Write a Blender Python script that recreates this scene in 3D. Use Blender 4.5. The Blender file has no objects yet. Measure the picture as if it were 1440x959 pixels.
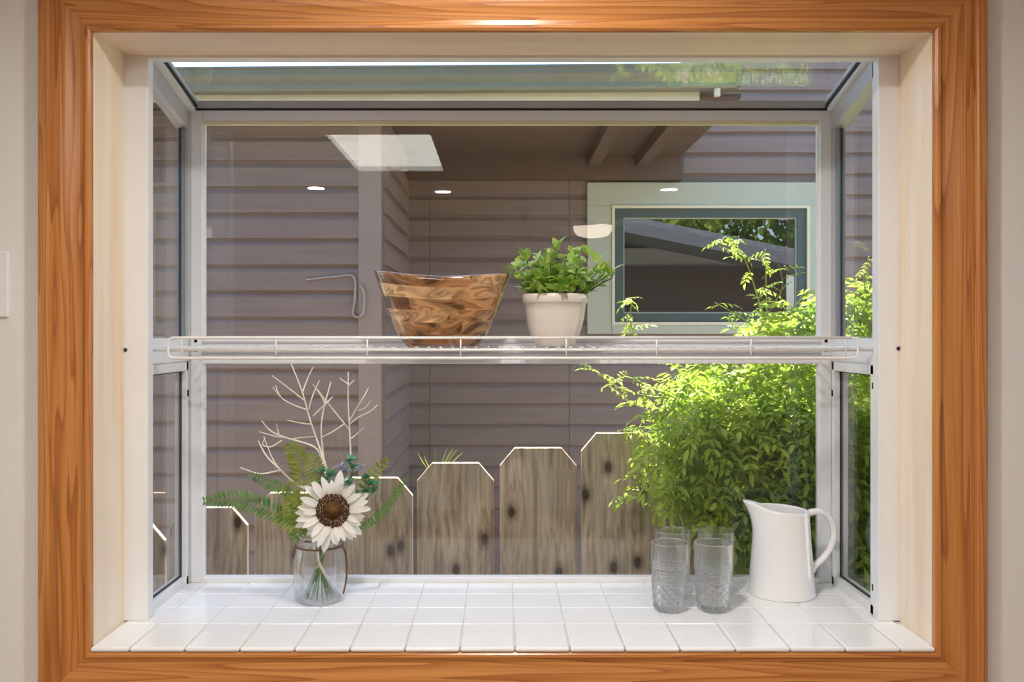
import bpy, math, random
from mathutils import Vector, Matrix
random.seed(7)
rnd = random.random
U = random.uniform
PI = math.pi
scene = bpy.context.scene
C = scene.collection

# ------------------------------------------------------------------ camera, world, sun, exposure
F = 1251.0                      # focal length in pixels of a 1440 x 959 frame
VX, VY = 705.0, 467.0           # vanishing point of the depth lines
ZC = 1.617                      # eye height; tiled sill top is at z = 1.0
cam_d = bpy.data.cameras.new('camera')
cam = bpy.data.objects.new('camera', cam_d); C.objects.link(cam)
cam.location = (0, 0, ZC); cam.rotation_euler = (PI / 2, 0, 0)
cam_d.sensor_width = 36.0; cam_d.lens = F / 1440 * 36
cam_d.shift_x = (720 - VX) / 1440; cam_d.shift_y = -(479.5 - VY) / 1440
cam_d.clip_start = 0.05
scene.camera = cam

world = bpy.data.worlds.new('world'); scene.world = world; world.use_nodes = True
wn = world.node_tree; bg = wn.nodes['Background']
sky = wn.nodes.new('ShaderNodeTexSky')
SUN_EL, SUN_AZ = math.radians(74), math.radians(14)      # azimuth from +Y towards +X
sky.sky_type = 'NISHITA'; sky.sun_disc = False
sky.sun_elevation = SUN_EL; sky.sun_rotation = SUN_AZ
wn.links.new(sky.outputs[0], bg.inputs[0]); bg.inputs[1].default_value = 0.28
sun_d = bpy.data.lights.new('sun', 'SUN'); sun_d.energy = 12.0; sun_d.angle = math.radians(0.6)
sun_d.color = (1.0, 0.95, 0.85)
sun = bpy.data.objects.new('sun', sun_d); C.objects.link(sun)
sdir = Vector((math.sin(SUN_AZ) * math.cos(SUN_EL), math.cos(SUN_AZ) * math.cos(SUN_EL), math.sin(SUN_EL)))
sun.rotation_euler = sdir.to_track_quat('Z', 'Y').to_euler(); sun.location = (1, 3.5, 9)
vs = scene.view_settings
vs.view_transform = 'Standard'; vs.look = 'None'; vs.gamma = 1.0; vs.use_curve_mapping = False
vs.exposure = 1.0
scene.cycles.use_denoising = True
scene.cycles.max_bounces = 14; scene.cycles.transparent_max_bounces = 24; scene.cycles.transmission_bounces = 14
scene.cycles.sample_clamp_indirect = 6.0
SKYLIGHT_E, DOWN_E, DOME_E = 4.2, 290.0, 5.0

# ------------------------------------------------------------------ materials
def lin(r, g, b):
    f = lambda c: (c / 255 / 12.92) if c / 255 <= 0.04045 else ((c / 255 + 0.055) / 1.055) ** 2.4
    return (f(r), f(g), f(b), 1.0)

class NT:
    def __init__(self, name):
        self.m = bpy.data.materials.new(name); self.m.use_nodes = True
        self.t = self.m.node_tree; self.t.nodes.clear()
        self.out = self.n('OutputMaterial')
    def n(self, kind, **kw):
        nd = self.t.nodes.new('ShaderNode' + kind)
        for k, v in kw.items():
            if k.startswith('i_'):
                key = k[2:]
                key = int(key) if key.isdigit() else key.replace('_', ' ')
                nd.inputs[key].default_value = v
            else: setattr(nd, k, v)
        return nd
    def l(self, a, b): self.t.links.new(a, b)
    def ramp(self, src, stops):
        r = self.n('ValToRGB'); e = r.color_ramp.elements
        while len(e) < len(stops): e.new(0.5)
        for el, (p, c) in zip(e, stops): el.position = p; el.color = c
        self.l(src, r.inputs[0]); return r.outputs[0]
    def coords(self, scale=(1, 1, 1), loc=(0, 0, 0), kind='Object', rand=0.0):
        tc = self.n('TexCoord'); mp = self.n('Mapping'); src = tc.outputs[kind]
        if rand:
            oi = self.n('ObjectInfo'); vm = self.n('VectorMath', operation='SCALE'); cx = self.n('CombineXYZ')
            mu = self.n('Math', operation='MULTIPLY'); mu.inputs[1].default_value = rand
            self.l(oi.outputs['Random'], mu.inputs[0])
            for i in range(3): self.l(mu.outputs[0], cx.inputs[i])
            ad = self.n('VectorMath', operation='ADD'); self.l(src, ad.inputs[0]); self.l(cx.outputs[0], ad.inputs[1]); src = ad.outputs[0]
        mp.inputs['Scale'].default_value = scale; mp.inputs['Location'].default_value = loc
        self.l(src, mp.inputs[0]); return mp.outputs[0]
    def noise(self, vec, scale, detail=4, rough=0.55, dist=0.0):
        nz = self.n('TexNoise'); nz.inputs['Scale'].default_value = scale; nz.inputs['Detail'].default_value = detail
        nz.inputs['Roughness'].default_value = rough; nz.inputs['Distortion'].default_value = dist
        self.l(vec, nz.inputs['Vector']); return nz.outputs['Fac']
    def mix(self, fac, a, b, mode='MIX'):
        mx = self.n('MixRGB', blend_type=mode)
        for sock, v in ((0, fac), (1, a), (2, b)):
            if hasattr(v, 'is_linked') or hasattr(v, 'links'): self.l(v, mx.inputs[sock])
            else: mx.inputs[sock].default_value = v
        return mx.outputs[0]
    def bump(self, h, strength=0.2, dist=0.002):
        b = self.n('Bump'); b.inputs['Strength'].default_value = strength; b.inputs['Distance'].default_value = dist
        self.l(h, b.inputs['Height']); return b.outputs[0]
    def principled(self, col, rough=0.5, normal=None, **kw):
        p = self.n('BsdfPrincipled')
        if hasattr(col, 'links'): self.l(col, p.inputs['Base Color'])
        else: p.inputs['Base Color'].default_value = col
        if hasattr(rough, 'links'): self.l(rough, p.inputs['Roughness'])
        else: p.inputs['Roughness'].default_value = rough
        if normal is not None: self.l(normal, p.inputs['Normal'])
        for k, v in kw.items(): p.inputs[k.replace('_', ' ')].default_value = v
        self.l(p.outputs[0], self.out.inputs[0]); return p

def plain(name, col, rough=0.5, var=0.04, scale=8, bump=0.0, **kw):
    t = NT(name); v = t.coords()
    nz = t.noise(v, scale, 5)
    a = tuple(max(0, c * (1 - var)) for c in col[:3]) + (1,); b = tuple(min(1, c * (1 + var)) for c in col[:3]) + (1,)
    colr = t.ramp(nz, [(0.3, a), (0.7, b)])
    nm = t.bump(t.noise(v, scale * 12, 3), bump) if bump else None
    t.principled(colr, rough, nm, **kw); return t.m

def wood_casing(name, axis):
    t = NT(name)
    s = [22, 22, 22]; s[axis] = 0.9
    v = t.coords(tuple(s), rand=3.0)
    ringn = t.noise(v, 0.75, 2, 0.4, 0.35)
    mu = t.n('Math', operation='MULTIPLY'); mu.inputs[1].default_value = 15.0; t.l(ringn, mu.inputs[0])
    fr = t.n('Math', operation='FRACT'); t.l(mu.outputs[0], fr.inputs[0])
    s2 = [150, 150, 150]; s2[axis] = 3
    fine = t.noise(t.coords(tuple(s2), rand=3.0), 1.5, 4)
    big = t.noise(v, 0.3, 2)
    col = t.ramp(fr.outputs[0], [(0.0, lin(212, 146, 82)), (0.45, lin(206, 138, 74)), (0.80, lin(184, 112, 54)), (0.94, lin(150, 82, 36)), (1.0, lin(206, 140, 76))])
    col = t.mix(0.3, col, t.ramp(big, [(0.3, lin(184, 112, 52)), (0.7, lin(218, 154, 90))]))
    col = t.mix(t.ramp(fine, [(0.35, (0.3, 0.3, 0.3, 1)), (0.6, (0, 0, 0, 1))]), col, lin(152, 88, 38))
    t.principled(col, 0.27, t.bump(fine, 0.06), Specular_IOR_Level=0.5); return t.m

def pale_wood(name, axis):
    t = NT(name); s = [14, 14, 14]; s[axis] = 0.8
    f = t.noise(t.coords(tuple(s), rand=2.0), 1.6, 5, 0.55, 0.4)
    col = t.ramp(f, [(0.3, lin(238, 212, 180)), (0.5, lin(245, 228, 206)), (0.7, lin(248, 236, 220))])
    t.principled(col, 0.3); return t.m

def fence_wood():
    t = NT('weathered_cedar')
    v0 = t.coords((1, 1, 1), rand=9.0)
    # knots: stretched voronoi
    sx = t.n('SeparateXYZ'); t.l(v0, sx.inputs[0]); cx = t.n('CombineXYZ'); t.l(sx.outputs[0], cx.inputs[0]); t.l(sx.outputs[2], cx.inputs[1])
    mp = t.n('Mapping'); mp.inputs['Scale'].default_value = (6.0, 3.8, 1); t.l(cx.outputs[0], mp.inputs[0])
    vo = t.n('TexVoronoi', feature='F1', voronoi_dimensions='2D'); vo.inputs['Scale'].default_value = 1.0; t.l(mp.outputs[0], vo.inputs['Vector'])
    knot = t.ramp(vo.outputs['Distance'], [(0.045, (1, 1, 1, 1)), (0.075, (0.5, 0.5, 0.5, 1)), (0.15, (0, 0, 0, 1))])
    mp2 = t.n('Mapping'); mp2.inputs['Scale'].default_value = (75, 75, 1.8); t.l(v0, mp2.inputs[0])
    add = t.n('VectorMath', operation='ADD'); t.l(mp2.outputs[0], add.inputs[0])
    kd = t.n('VectorMath', operation='SCALE'); kd.inputs['Scale'].default_value = 1.6
    t.l(vo.outputs['Distance'], kd.inputs[0]); t.l(kd.outputs[0], add.inputs[1])
    g = t.noise(add.outputs[0], 1.0, 5, 0.62, 0.15)
    mp3 = t.n('Mapping'); mp3.inputs['Scale'].default_value = (7, 7, 0.9); t.l(v0, mp3.inputs[0])
    b = t.noise(mp3.outputs[0], 1.0, 4, 0.6, 1.0)
    col = t.ramp(g, [(0.36, lin(104, 84, 66)), (0.48, lin(178, 158, 134)), (0.62, lin(220, 204, 184))])
    col = t.mix(0.45, col, t.ramp(b, [(0.3, lin(160, 128, 98)), (0.55, lin(204, 188, 168)), (0.75, lin(196, 194, 190))]))
    col = t.mix(knot, col, lin(70, 52, 40))
    t.principled(col, 0.8, t.bump(g, 0.5, 0.003)); return t.m

def siding_mat():
    t = NT('taupe_siding_paint')
    n1 = t.noise(t.coords((0.6, 0.6, 8), rand=5.0), 3, 4)
    col = t.ramp(n1, [(0.3, lin(128, 111, 104)), (0.7, lin(142, 124, 116))])
    t.principled(col, 0.62, t.bump(t.noise(t.coords((4, 4, 60)), 6, 3), 0.12)); return t.m

def bowl_mat():
    t = NT('acacia_patchwork')
    uv = t.coords((1, 1, 1), kind='UV')
    br = t.n('TexBrick'); br.offset = 0.43; br.squash = 1.6; br.squash_frequency = 2
    for k, val in (('Color1', (0, 0, 0, 1)), ('Color2', (1, 1, 1, 1)), ('Mortar', (0.5, 0.5, 0.5, 1)), ('Scale', 1.0), ('Mortar Size', 0.0),
                   ('Brick Width', 0.135), ('Row Height', 0.17)): br.inputs[k].default_value = val
    t.l(uv, br.inputs['Vector'])
    sc = t.n('VectorMath', operation='SCALE'); sc.inputs['Scale'].default_value = 13.0; t.l(br.outputs['Color'], sc.inputs[0])
    ad = t.n('VectorMath', operation='ADD'); t.l(t.coords((10, 10, 24)), ad.inputs[0]); t.l(sc.outputs[0], ad.inputs[1])
    sw = t.noise(ad.outputs[0], 0.8, 2, 0.45, 1.2)
    mu = t.n('Math', operation='MULTIPLY'); mu.inputs[1].default_value = 7.0; t.l(sw, mu.inputs[0])
    fr = t.n('Math', operation='FRACT'); t.l(mu.outputs[0], fr.inputs[0])
    base = t.ramp(br.outputs['Color'], [(0.0, lin(80, 46, 26)), (0.25, lin(150, 98, 56)), (0.42, lin(228, 184, 134)), (0.6, lin(112, 68, 38)), (0.8, lin(230, 190, 140)), (1.0, lin(176, 118, 68))])
    col = t.mix(t.ramp(fr.outputs[0], [(0.3, (0, 0, 0, 1)), (0.9, (0.6, 0.6, 0.6, 1)), (1.0, (0, 0, 0, 1))]), base, lin(70, 40, 22))
    col = t.mix(t.ramp(sw, [(0.54, (0, 0, 0, 1)), (0.62, (0.85, 0.85, 0.85, 1))]), col, lin(60, 33, 18))
    t.principled(col, 0.16, Coat_Weight=0.6, Coat_Roughness=0.06); return t.m

def pane_mat(name, tint=(1, 1, 1, 1), ior=1.5):
    t = NT(name)
    geo = t.n('NewGeometry'); mr = t.n('MapRange'); mr.inputs['To Min'].default_value = ior; mr.inputs['To Max'].default_value = 1 / ior
    t.l(geo.outputs['Backfacing'], mr.inputs['Value'])
    fr = t.n('Fresnel'); t.l(mr.outputs[0], fr.inputs['IOR'])
    tr = t.n('BsdfTransparent'); tr.inputs[0].default_value = tint
    gl = t.n('BsdfGlossy'); gl.inputs['Roughness'].default_value = 0.0
    mx = t.n('MixShader'); t.l(fr.outputs[0], mx.inputs[0]); t.l(tr.outputs[0], mx.inputs[1]); t.l(gl.outputs[0], mx.inputs[2])
    t.l(mx.outputs[0], t.out.inputs[0]); return t.m

def clear_glass(name, tint=(1, 1, 1, 1), clear=0.35):
    t = NT(name)
    g = t.n('BsdfGlass'); g.inputs['IOR'].default_value = 1.47; g.inputs['Roughness'].default_value = 0.0; g.inputs[0].default_value = tint
    tr = t.n('BsdfTransparent'); mx = t.n('MixShader'); mx.inputs[0].default_value = clear
    t.l(g.outputs[0], mx.inputs[1]); t.l(tr.outputs[0], mx.inputs[2]); t.l(mx.outputs[0], t.out.inputs[0]); return t.m

def pressed_glass():
    m = clear_glass('pressed_glass', (1, 1, 1, 1), 0.18); t = m.node_tree
    src = t.nodes['Mix Shader']; out = [n for n in t.nodes if n.type == 'OUTPUT_MATERIAL'][0]
    tl = t.nodes.new('ShaderNodeBsdfTranslucent'); tl.inputs[0].default_value = (0.95, 0.96, 0.97, 1); mx = t.nodes.new('ShaderNodeMixShader'); mx.inputs[0].default_value = 0.03
    t.links.new(src.outputs[0], mx.inputs[1]); t.links.new(tl.outputs[0], mx.inputs[2]); t.links.new(mx.outputs[0], out.inputs[0]); return m

def leaf_mat(name, c1, c2, trans=0.4, rough=0.4, rand=True, scale=30):
    t = NT(name)
    oi = t.n('ObjectInfo'); n = t.noise(t.coords(rand=4.0), scale, 2)
    col = t.ramp(n, [(0.3, c1), (0.7, c2)])
    p = t.n('BsdfPrincipled'); t.l(col, p.inputs['Base Color']); p.inputs['Roughness'].default_value = rough
    tl = t.n('BsdfTranslucent'); t.l(col, tl.inputs[0])
    mx = t.n('MixShader'); mx.inputs[0].default_value = trans
    t.l(p.outputs[0], mx.inputs[1]); t.l(tl.outputs[0], mx.inputs[2]); t.l(mx.outputs[0], t.out.inputs[0]); return t.m

def emit(name, col, s):
    t = NT(name); e = t.n('Emission'); e.inputs[0].default_value = col; e.inputs[1].default_value = s
    t.l(e.outputs[0], t.out.inputs[0]); return t.m

M = dict(
    wall=plain('painted_wall', lin(236, 236, 235), 0.7, 0.015, 3, 0.05), ceiling=plain('ceiling_paint', lin(236, 234, 230), 0.8, 0.01),
    floor=plain('floor_oak', lin(160, 120, 80), 0.4, 0.15, 3), casing_v=wood_casing('fir_casing_upright', 2), casing_h=wood_casing('fir_casing_level', 0),
    jamb_v=pale_wood('pale_jamb_upright', 2), jamb_h=pale_wood('pale_jamb_level', 0),
    white=plain('white_aluminium', lin(240, 241, 243), 0.32, 0.02, 5), greyframe=plain('grey_aluminium', lin(196, 197, 200), 0.35, 0.05, 6),
    gasket=plain('black_gasket', lin(34, 36, 40), 0.6), blue_edge=plain('blue_grey_spacer', lin(140, 152, 164), 0.4),
    tile=plain('white_glazed_tile', lin(248, 249, 250), 0.14, 0.015, 20), grout=plain('grout', lin(206, 204, 200), 0.85, 0.06, 60),
    pane=pane_mat('window_glass', (0.97, 0.98, 0.975, 1)), wire=plain('white_coated_wire', lin(240, 240, 238), 0.35),
    black=plain('black_metal', lin(22, 22, 22), 0.5), siding=siding_mat(), cornerb=plain('taupe_trim_paint', lin(150, 134, 125), 0.6, 0.03),
    sage=plain('sage_trim_paint', lin(184, 187, 166), 0.55, 0.03), cream=plain('cream_paint', lin(226, 218, 188), 0.55, 0.05),
    darkgreen=plain('slate_green_paint', lin(72, 86, 82), 0.4, 0.05), gutter=plain('green_grey_metal', lin(122, 126, 112), 0.42, 0.08, 3, Metallic=0.2),
    soffit=plain('soffit_brown', lin(98, 82, 72), 0.7, 0.1), shingle=plain('grey_roof_shingle', lin(128, 132, 138), 0.85, 0.25, 30, 0.3),
    dark=plain('dark_room', lin(26, 26, 26), 0.9), fence=fence_wood(), ground=plain('pale_gravel', lin(150, 139, 124), 0.95, 0.15, 40, 0.4),
    bowl=bowl_mat(), pot=plain('glazed_white_pot', lin(226, 216, 208), 0.12, 0.02, 10, Coat_Weight=0.5), soil=plain('dark_moss', lin(40, 50, 26), 0.95, 0.3, 60),
    ceramic=plain('white_porcelain', lin(248, 248, 248), 0.12, 0.01, 10, Coat_Weight=0.4),
    glass=clear_glass('clear_jar_glass', (1, 1, 1, 1), 0.6), cut=pressed_glass(),
    boxleaf=leaf_mat('boxwood_leaf', lin(136, 184, 74), lin(216, 234, 128), 0.4, 0.28), boxstem=plain('green_stem', lin(70, 96, 46), 0.6),
    fern=leaf_mat('fern_leaf', lin(70, 120, 54), lin(124, 164, 80), 0.35), fern_y=leaf_mat('olive_fern_leaf', lin(116, 134, 44), lin(164, 172, 76), 0.4),
    eucal=leaf_mat('blue_green_leaf', lin(58, 128, 84), lin(128, 184, 146), 0.25), petal=leaf_mat('white_petal', lin(244, 240, 232), lin(250, 248, 244), 0.35, 0.6),
    disc=plain('sunflower_disc', lin(62, 42, 28), 0.8, 0.5, 300, 0.6), discmid=plain('sunflower_disc_middle', lin(128, 92, 34), 0.85, 0.4, 300, 0.6),
    seed=plain('pale_seed', lin(214, 180, 140), 0.7), twig=plain('cream_twig', lin(250, 240, 226), 0.55, 0.06, 50), rope=plain('brown_cord', lin(120, 92, 58), 0.8, 0.2, 200),
    stem=plain('flower_stem', lin(96, 136, 60), 0.5, 0.12, 40), grey_leaf=leaf_mat('lavender_grey_leaf', lin(176, 176, 190), lin(204, 202, 212), 0.3),
    vine=leaf_mat('jasmine_leaf', lin(120, 160, 44), lin(206, 220, 96), 0.48, 0.42, scale=9), vinestem=plain('vine_stem', lin(150, 160, 80), 0.6, 0.15, 20),
    treeleaf=leaf_mat('tree_leaf', lin(90, 120, 36), lin(170, 190, 70), 0.4, scale=2), bark=plain('bark', lin(92, 76, 60), 0.9, 0.2, 10, 0.4),
    skylight=emit('skylight_diffuser', (1.0, 0.96, 0.86, 1), SKYLIGHT_E), down=emit('downlight_lens', (1.0, 0.955, 0.90, 1), DOWN_E), dome=emit('dome_lamp_glass', (1.0, 0.82, 0.66, 1), DOME_E),
    cable=plain('grey_cable', lin(170, 158, 150), 0.6), fan=plain('dark_fan_blade', lin(56, 38, 28), 0.4),
)

# ------------------------------------------------------------------ mesh helpers
def P(px, py, d):
    return Vector(((px - VX) / F * d, d, ZC - (py - VY) / F * d))

class MB:
    def __init__(s): s.v = []; s.f = []; s.uv = None
    def quad(s, a, b, c, d):
        i = len(s.v); s.v += [tuple(a), tuple(b), tuple(c), tuple(d)]; s.f.append((i, i + 1, i + 2, i + 3)); return s
    def hexa(s, p):          # 8 points: bottom 4 ccw, top 4 ccw
        i = len(s.v); s.v += [tuple(q) for q in p]
        s.f += [tuple(i + k for k in f) for f in ((3, 2, 1, 0), (4, 5, 6, 7), (0, 1, 5, 4), (1, 2, 6, 5), (2, 3, 7, 6), (3, 0, 4, 7))]; return s
    def box(s, x0, x1, y0, y1, z0, z1):
        return s.hexa([(x0, y0, z0), (x1, y0, z0), (x1, y1, z0), (x0, y1, z0), (x0, y0, z1), (x1, y0, z1), (x1, y1, z1), (x0, y1, z1)])
    def rings(s, rings, close=True, cap0=False, cap1=False, uv=False):
        n = len(rings[0]); i0 = len(s.v)
        for r in rings: s.v += [tuple(p) for p in r]
        uvs = []
        m = n if close else n - 1
        for j in range(len(rings) - 1):
            for k in range(m):
                k2 = (k + 1) % n
                s.f.append((i0 + j * n + k, i0 + j * n + k2, i0 + (j + 1) * n + k2, i0 + (j + 1) * n + k))
                uvs.append(((k / n, j / (len(rings) - 1)), ((k + 1) / n, j / (len(rings) - 1)), ((k + 1) / n, (j + 1) / (len(rings) - 1)), (k / n, (j + 1) / (len(rings) - 1))))
        if cap0: s.f.append(tuple(i0 + k for k in range(n - 1, -1, -1))); uvs.append(tuple((0.1, 0) for _ in range(n)))
        if cap1: s.f.append(tuple(i0 + (len(rings) - 1) * n + k for k in range(n))); uvs.append(tuple((0.1, 1) for _ in range(n)))
        if uv: s.uv = uvs
        return s
    def tube(s, pts, r, n=6, r1=None):
        pts = [Vector(p) for p in pts]; L = len(pts); rr = []
        up = Vector((0, 0, 1)); prev = None
        for i, p in enumerate(pts):
            t = (pts[min(i + 1, L - 1)] - pts[max(i - 1, 0)]).normalized()
            if prev is None:
                a = up if abs(t.z) < 0.9 else Vector((1, 0, 0)); u = t.cross(a).normalized()
            else: u = (prev - t * prev.dot(t)).normalized()
            prev = u; w = t.cross(u)
            rad = r if r1 is None else r + (r1 - r) * i / max(1, L - 1)
            rr.append([p + (u * math.cos(2 * PI * k / n) + w * math.sin(2 * PI * k / n)) * rad for k in range(n)])
        return s.rings(rr, True, True, True)
    def lathe(s, prof, n=40, close_bottom=True):
        rr = [[(r * math.cos(2 * PI * k / n), r * math.sin(2 * PI * k / n), z) for k in range(n)] for r, z in prof]
        return s.rings(rr, True, close_bottom, False)
    def mesh(s, name, mat, smooth=False):
        me = bpy.data.meshes.new(name); me.from_pydata([tuple(v) for v in s.v], [], s.f); me.update()
        if s.uv:
            ul = me.uv_layers.new(name='UVMap'); k = 0
            for fuv in s.uv:
                for c in fuv: ul.data[k].uv = c; k += 1
        if mat: me.materials.append(M[mat])
        if smooth:
            for p in me.polygons: p.use_smooth = True
        return me
    def build(s, name, mat, parent=None, smooth=False, bevel=0.0, loc=None):
        return ob(name, s.mesh(name, mat, smooth), parent, bevel, loc)

def ob(name, me, parent=None, bevel=0.0, loc=None):
    o = bpy.data.objects.new(name, me); C.objects.link(o)
    if parent: o.parent = parent
    if loc is not None: o.location = loc
    if bevel:
        b = o.modifiers.new('bevel', 'BEVEL'); b.width = bevel; b.segments = 2; b.limit_method = 'ANGLE'
    return o
def tag(o, label, cat, group=None, kind=None):
    o['label'] = label; o['category'] = cat
    if group: o['group'] = group
    if kind: o['kind'] = kind
    return o
def thing(name, label, cat, loc=(0, 0, 0), group=None, kind=None):
    o = bpy.data.objects.new(name, None); C.objects.link(o); o.location = loc; o.empty_display_size = 0.05
    return tag(o, label, cat, group, kind)
def bez(pts, n=12):      # catmull-rom through points
    pts = [Vector(p) for p in pts]
    if len(pts) < 3: return pts
    out = []
    q = [pts[0] * 2 - pts[1]] + pts + [pts[-1] * 2 - pts[-2]]
    for i in range(1, len(q) - 2):
        for k in range(n):
            t = k / n; a, b, c, d = q[i - 1], q[i], q[i + 1], q[i + 2]
            out.append(0.5 * ((2 * b) + (c - a) * t + (2 * a - 5 * b + 4 * c - d) * t * t + (3 * b - a - 3 * c + d) * t ** 3))
    out.append(pts[-1]); return out

# ------------------------------------------------------------------ room shell
JL, JR, JT = -0.805, 0.850, 2.208          # clear opening of the window
WY = 1.755                                  # room face of the window wall
WO = 1.900                                  # where the aluminium window starts
def struct(name, mb, mat, label, cat, **kw): return tag(mb.build(name, mat, **kw), label, cat, kind='structure')
m = MB(); HT = 2.56
m.box(-2.6, JL - 0.02, WY, 1.93, -0.05, HT); m.box(JR + 0.02, 2.6, WY, 1.93, -0.05, HT)
m.box(JL - 0.02, JR + 0.02, WY, 1.93, JT + 0.02, HT); m.box(JL - 0.02, JR + 0.02, WY, 1.93, -0.05, 0.955)
wf = struct('wall_front', m, 'wall', 'pale grey painted wall around the wooden window casing', 'wall')
struct('wall_left', MB().box(-2.7, -2.6, -3.7, 1.93, -0.05, 2.45), 'wall', 'pale painted side wall of the room, switch side', 'wall')
struct('wall_right', MB().box(2.6, 2.7, -3.7, 1.93, -0.05, 2.45), 'wall', 'pale painted side wall of the room, pitcher side', 'wall')
struct('wall_back', MB().box(-2.7, 2.7, -3.8, -3.7, -0.05, 2.45), 'wall', 'pale painted wall facing the garden window', 'wall')
struct('floor', MB().box(-2.7, 2.7, -3.8, 1.755, -0.1, 0.0), 'floor', 'brown wooden floor of the room', 'floor')
SX0, SX1, SY0, SY1 = -0.75, -0.285, -0.18, 0.74     # skylight opening
m = MB(); m.box(-2.7, SX0, -3.8, 1.755, 2.45, 2.55); m.box(SX1, 2.7, -3.8, 1.755, 2.45, 2.55)
m.box(SX0, SX1, -3.8, SY0, 2.45, 2.55); m.box(SX0, SX1, SY1, 1.755, 2.45, 2.55)
struct('ceiling', m, 'ceiling', 'white ceiling mirrored faintly in the glass', 'ceiling')

# casing: mitred moulding, four boards
CW = 0.097
prof = [(0, 0), (0, 0.012), (0.004, 0.016), (0.009, 0.0165), (0.011, 0.013), (0.020, 0.0125), (0.034, 0.015), (0.046, 0.0185), (0.056, 0.020), (0.066, 0.0195), (0.0745, 0.0185), (0.0755, 0.0235), (0.079, 0.026), (0.093, 0.026), (0.097, 0.023), (0.097, 0)]
def casing(name, a, b, na, nb, mat, label):
    # a, b: inner corners, na / nb: outward diagonal at each end
    mb = MB(); r0 = []; r1 = []
    for u, h in prof:
        r0.append((a[0] + na[0] * u, WY - h, a[1] + na[1] * u)); r1.append((b[0] + nb[0] * u, WY - h, b[1] + nb[1] * u))
    mb.rings([r0, r1], True, True, True)
    o = mb.build(name, mat); tag(o, label, 'window casing', kind='structure'); return o
zb = 0.990
casing('trim_1', (JL, zb), (JL, JT), (-1, -1), (-1, 1), 'casing_v', 'upright orange fir casing board beside the light switch')
casing('trim_2', (JR, JT), (JR, zb), (1, 1), (1, -1), 'casing_v', 'upright orange fir casing board on the pitcher side of the window')
casing('trim_3', (JL, JT), (JR, JT), (-1, 1), (1, 1), 'casing_h', 'level orange fir casing board over the window head')
casing('trim_4', (JR, zb), (JL, zb), (1, -1), (-1, -1), 'casing_h', 'level orange fir casing board below the tiled sill')
struct('trim_5', MB().box(JL - 0.02, JL, WY + 0.0005, WO, 0.96, JT + 0.0), 'jamb_v', 'pale blond jamb board beside the vase end of the sill', 'window jamb')
struct('trim_6', MB().box(JR, JR + 0.02, WY + 0.0005, WO, 0.96, JT + 0.0), 'jamb_v', 'pale blond jamb board beside the pitcher end of the sill', 'window jamb')
struct('trim_7', MB().box(JL - 0.02, JR + 0.02, WY + 0.0005, WO, JT, JT + 0.02), 'jamb_h', 'pale blond head board across the top of the window', 'window jamb')

# ------------------------------------------------------------------ tiled sill
BY = 2.190                                   # room face of the far frame
sill = thing('window_sill', 'white square-tiled sill inside the garden window', 'window sill', (0, 0, 0), kind='structure')
MB().box(JL, JR, WY + 0.001, WO, 0.955, 0.9980).build('grout_bed', 'grout', sill)
MB().box(-0.80, 0.842, WO, BY + 0.03, 0.93, 0.9980).build('seat_board', 'grout', sill)
rows = [(WY - 0.016, 1.8835), (1.8835, 1.992), (1.992, 2.0985), (2.0985, BY + 0.002)]
g = 0.0008
for ri, (y0, y1) in enumerate(rows):
    xs = [0.0267 + k * 0.1078 for k in range(-9, 10)]
    x_lo, x_hi = (JL, JR) if ri == 0 else (-0.80, 0.838)
    for k in range(len(xs) - 1):
        a, b = max(xs[k], x_lo), min(xs[k + 1], x_hi)
        if b - a < 0.012: continue
        dz = U(-0.0003, 0.0003)
        t = MB().box(a + g, b - g, y0 + (g if ri else 0), y1 - g, 0.9905, 1.0 + dz).build('tile', 'tile', sill, bevel=0.004 if ri == 0 else 0.0015)

# ------------------------------------------------------------------ garden window
win = thing('window_1', 'white aluminium garden window with sloped glass top and side vents', 'window', (0, 0, 0), kind='structure')
XI0, XI1 = -0.765, 0.814                     # inner faces of the corner posts
ZH = 2.163
# front flange
MB().box(-0.812, -0.755, WO, WO + 0.03, 1.0, 2.235).build('flange', 'white', win, bevel=0.002)
MB().box(0.806, 0.854, WO, WO + 0.03, 1.0, 2.235).build('flange', 'white', win, bevel=0.002)
MB().box(-0.755, 0.806, WO, WO + 0.03, 2.2025, 2.240).build('flange', 'white', win)
for x, z in ((-0.803, 1.579), (0.848, 1.582)):
    s = MB(); s.tube([(x, WO + 0.002, z), (x, WO - 0.003, z)], 0.0042, 10); s.build('screw', 'black', win)
# corner posts and far window stiles
for sg, xo, xi, xs_ in ((-1, -0.797, XI0, -0.7365), (1, 0.846, XI1, 0.785)):
    MB().box(min(xo, xi), max(xo, xi), BY - 0.005, BY + 0.03, 1.0, ZH + 0.02).build('corner_post', 'greyframe', win, bevel=0.003)
    MB().box(min(xi, xs_), max(xi, xs_), BY, BY + 0.03, 1.0, ZH).build('stile', 'white', win, bevel=0.002)
    a, b = (xs_, xs_ + 0.0035) if sg < 0 else (xs_ - 0.0035, xs_)
    MB().box(a, b, BY + 0.008, BY + 0.022, 1.0, ZH).build('glazing_bead', 'white', win)
MB().box(-0.7365, 0.785, BY + 0.0005, BY + 0.03, 2.139, ZH - 0.0005).build('head_rail', 'white', win)
MB().box(-0.7365, 0.785, BY + 0.006, BY + 0.026, 2.131, 2.139).build('glazing_bead', 'cream', win)
MB().box(XI0, XI1, BY - 0.002, BY + 0.004, ZH, ZH + 0.0045).build('gasket', 'gasket', win)
mr_ = MB().box(-0.7365, 0.785, BY, BY + 0.03, 1.539, 1.607).build('mid_rail', 'white', win, bevel=0.002)
MB().box(-0.7365, 0.785, BY - 0.006, BY + 0.001, 1.563, 1.569).build('rail_ridge', 'greyframe', mr_)
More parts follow.
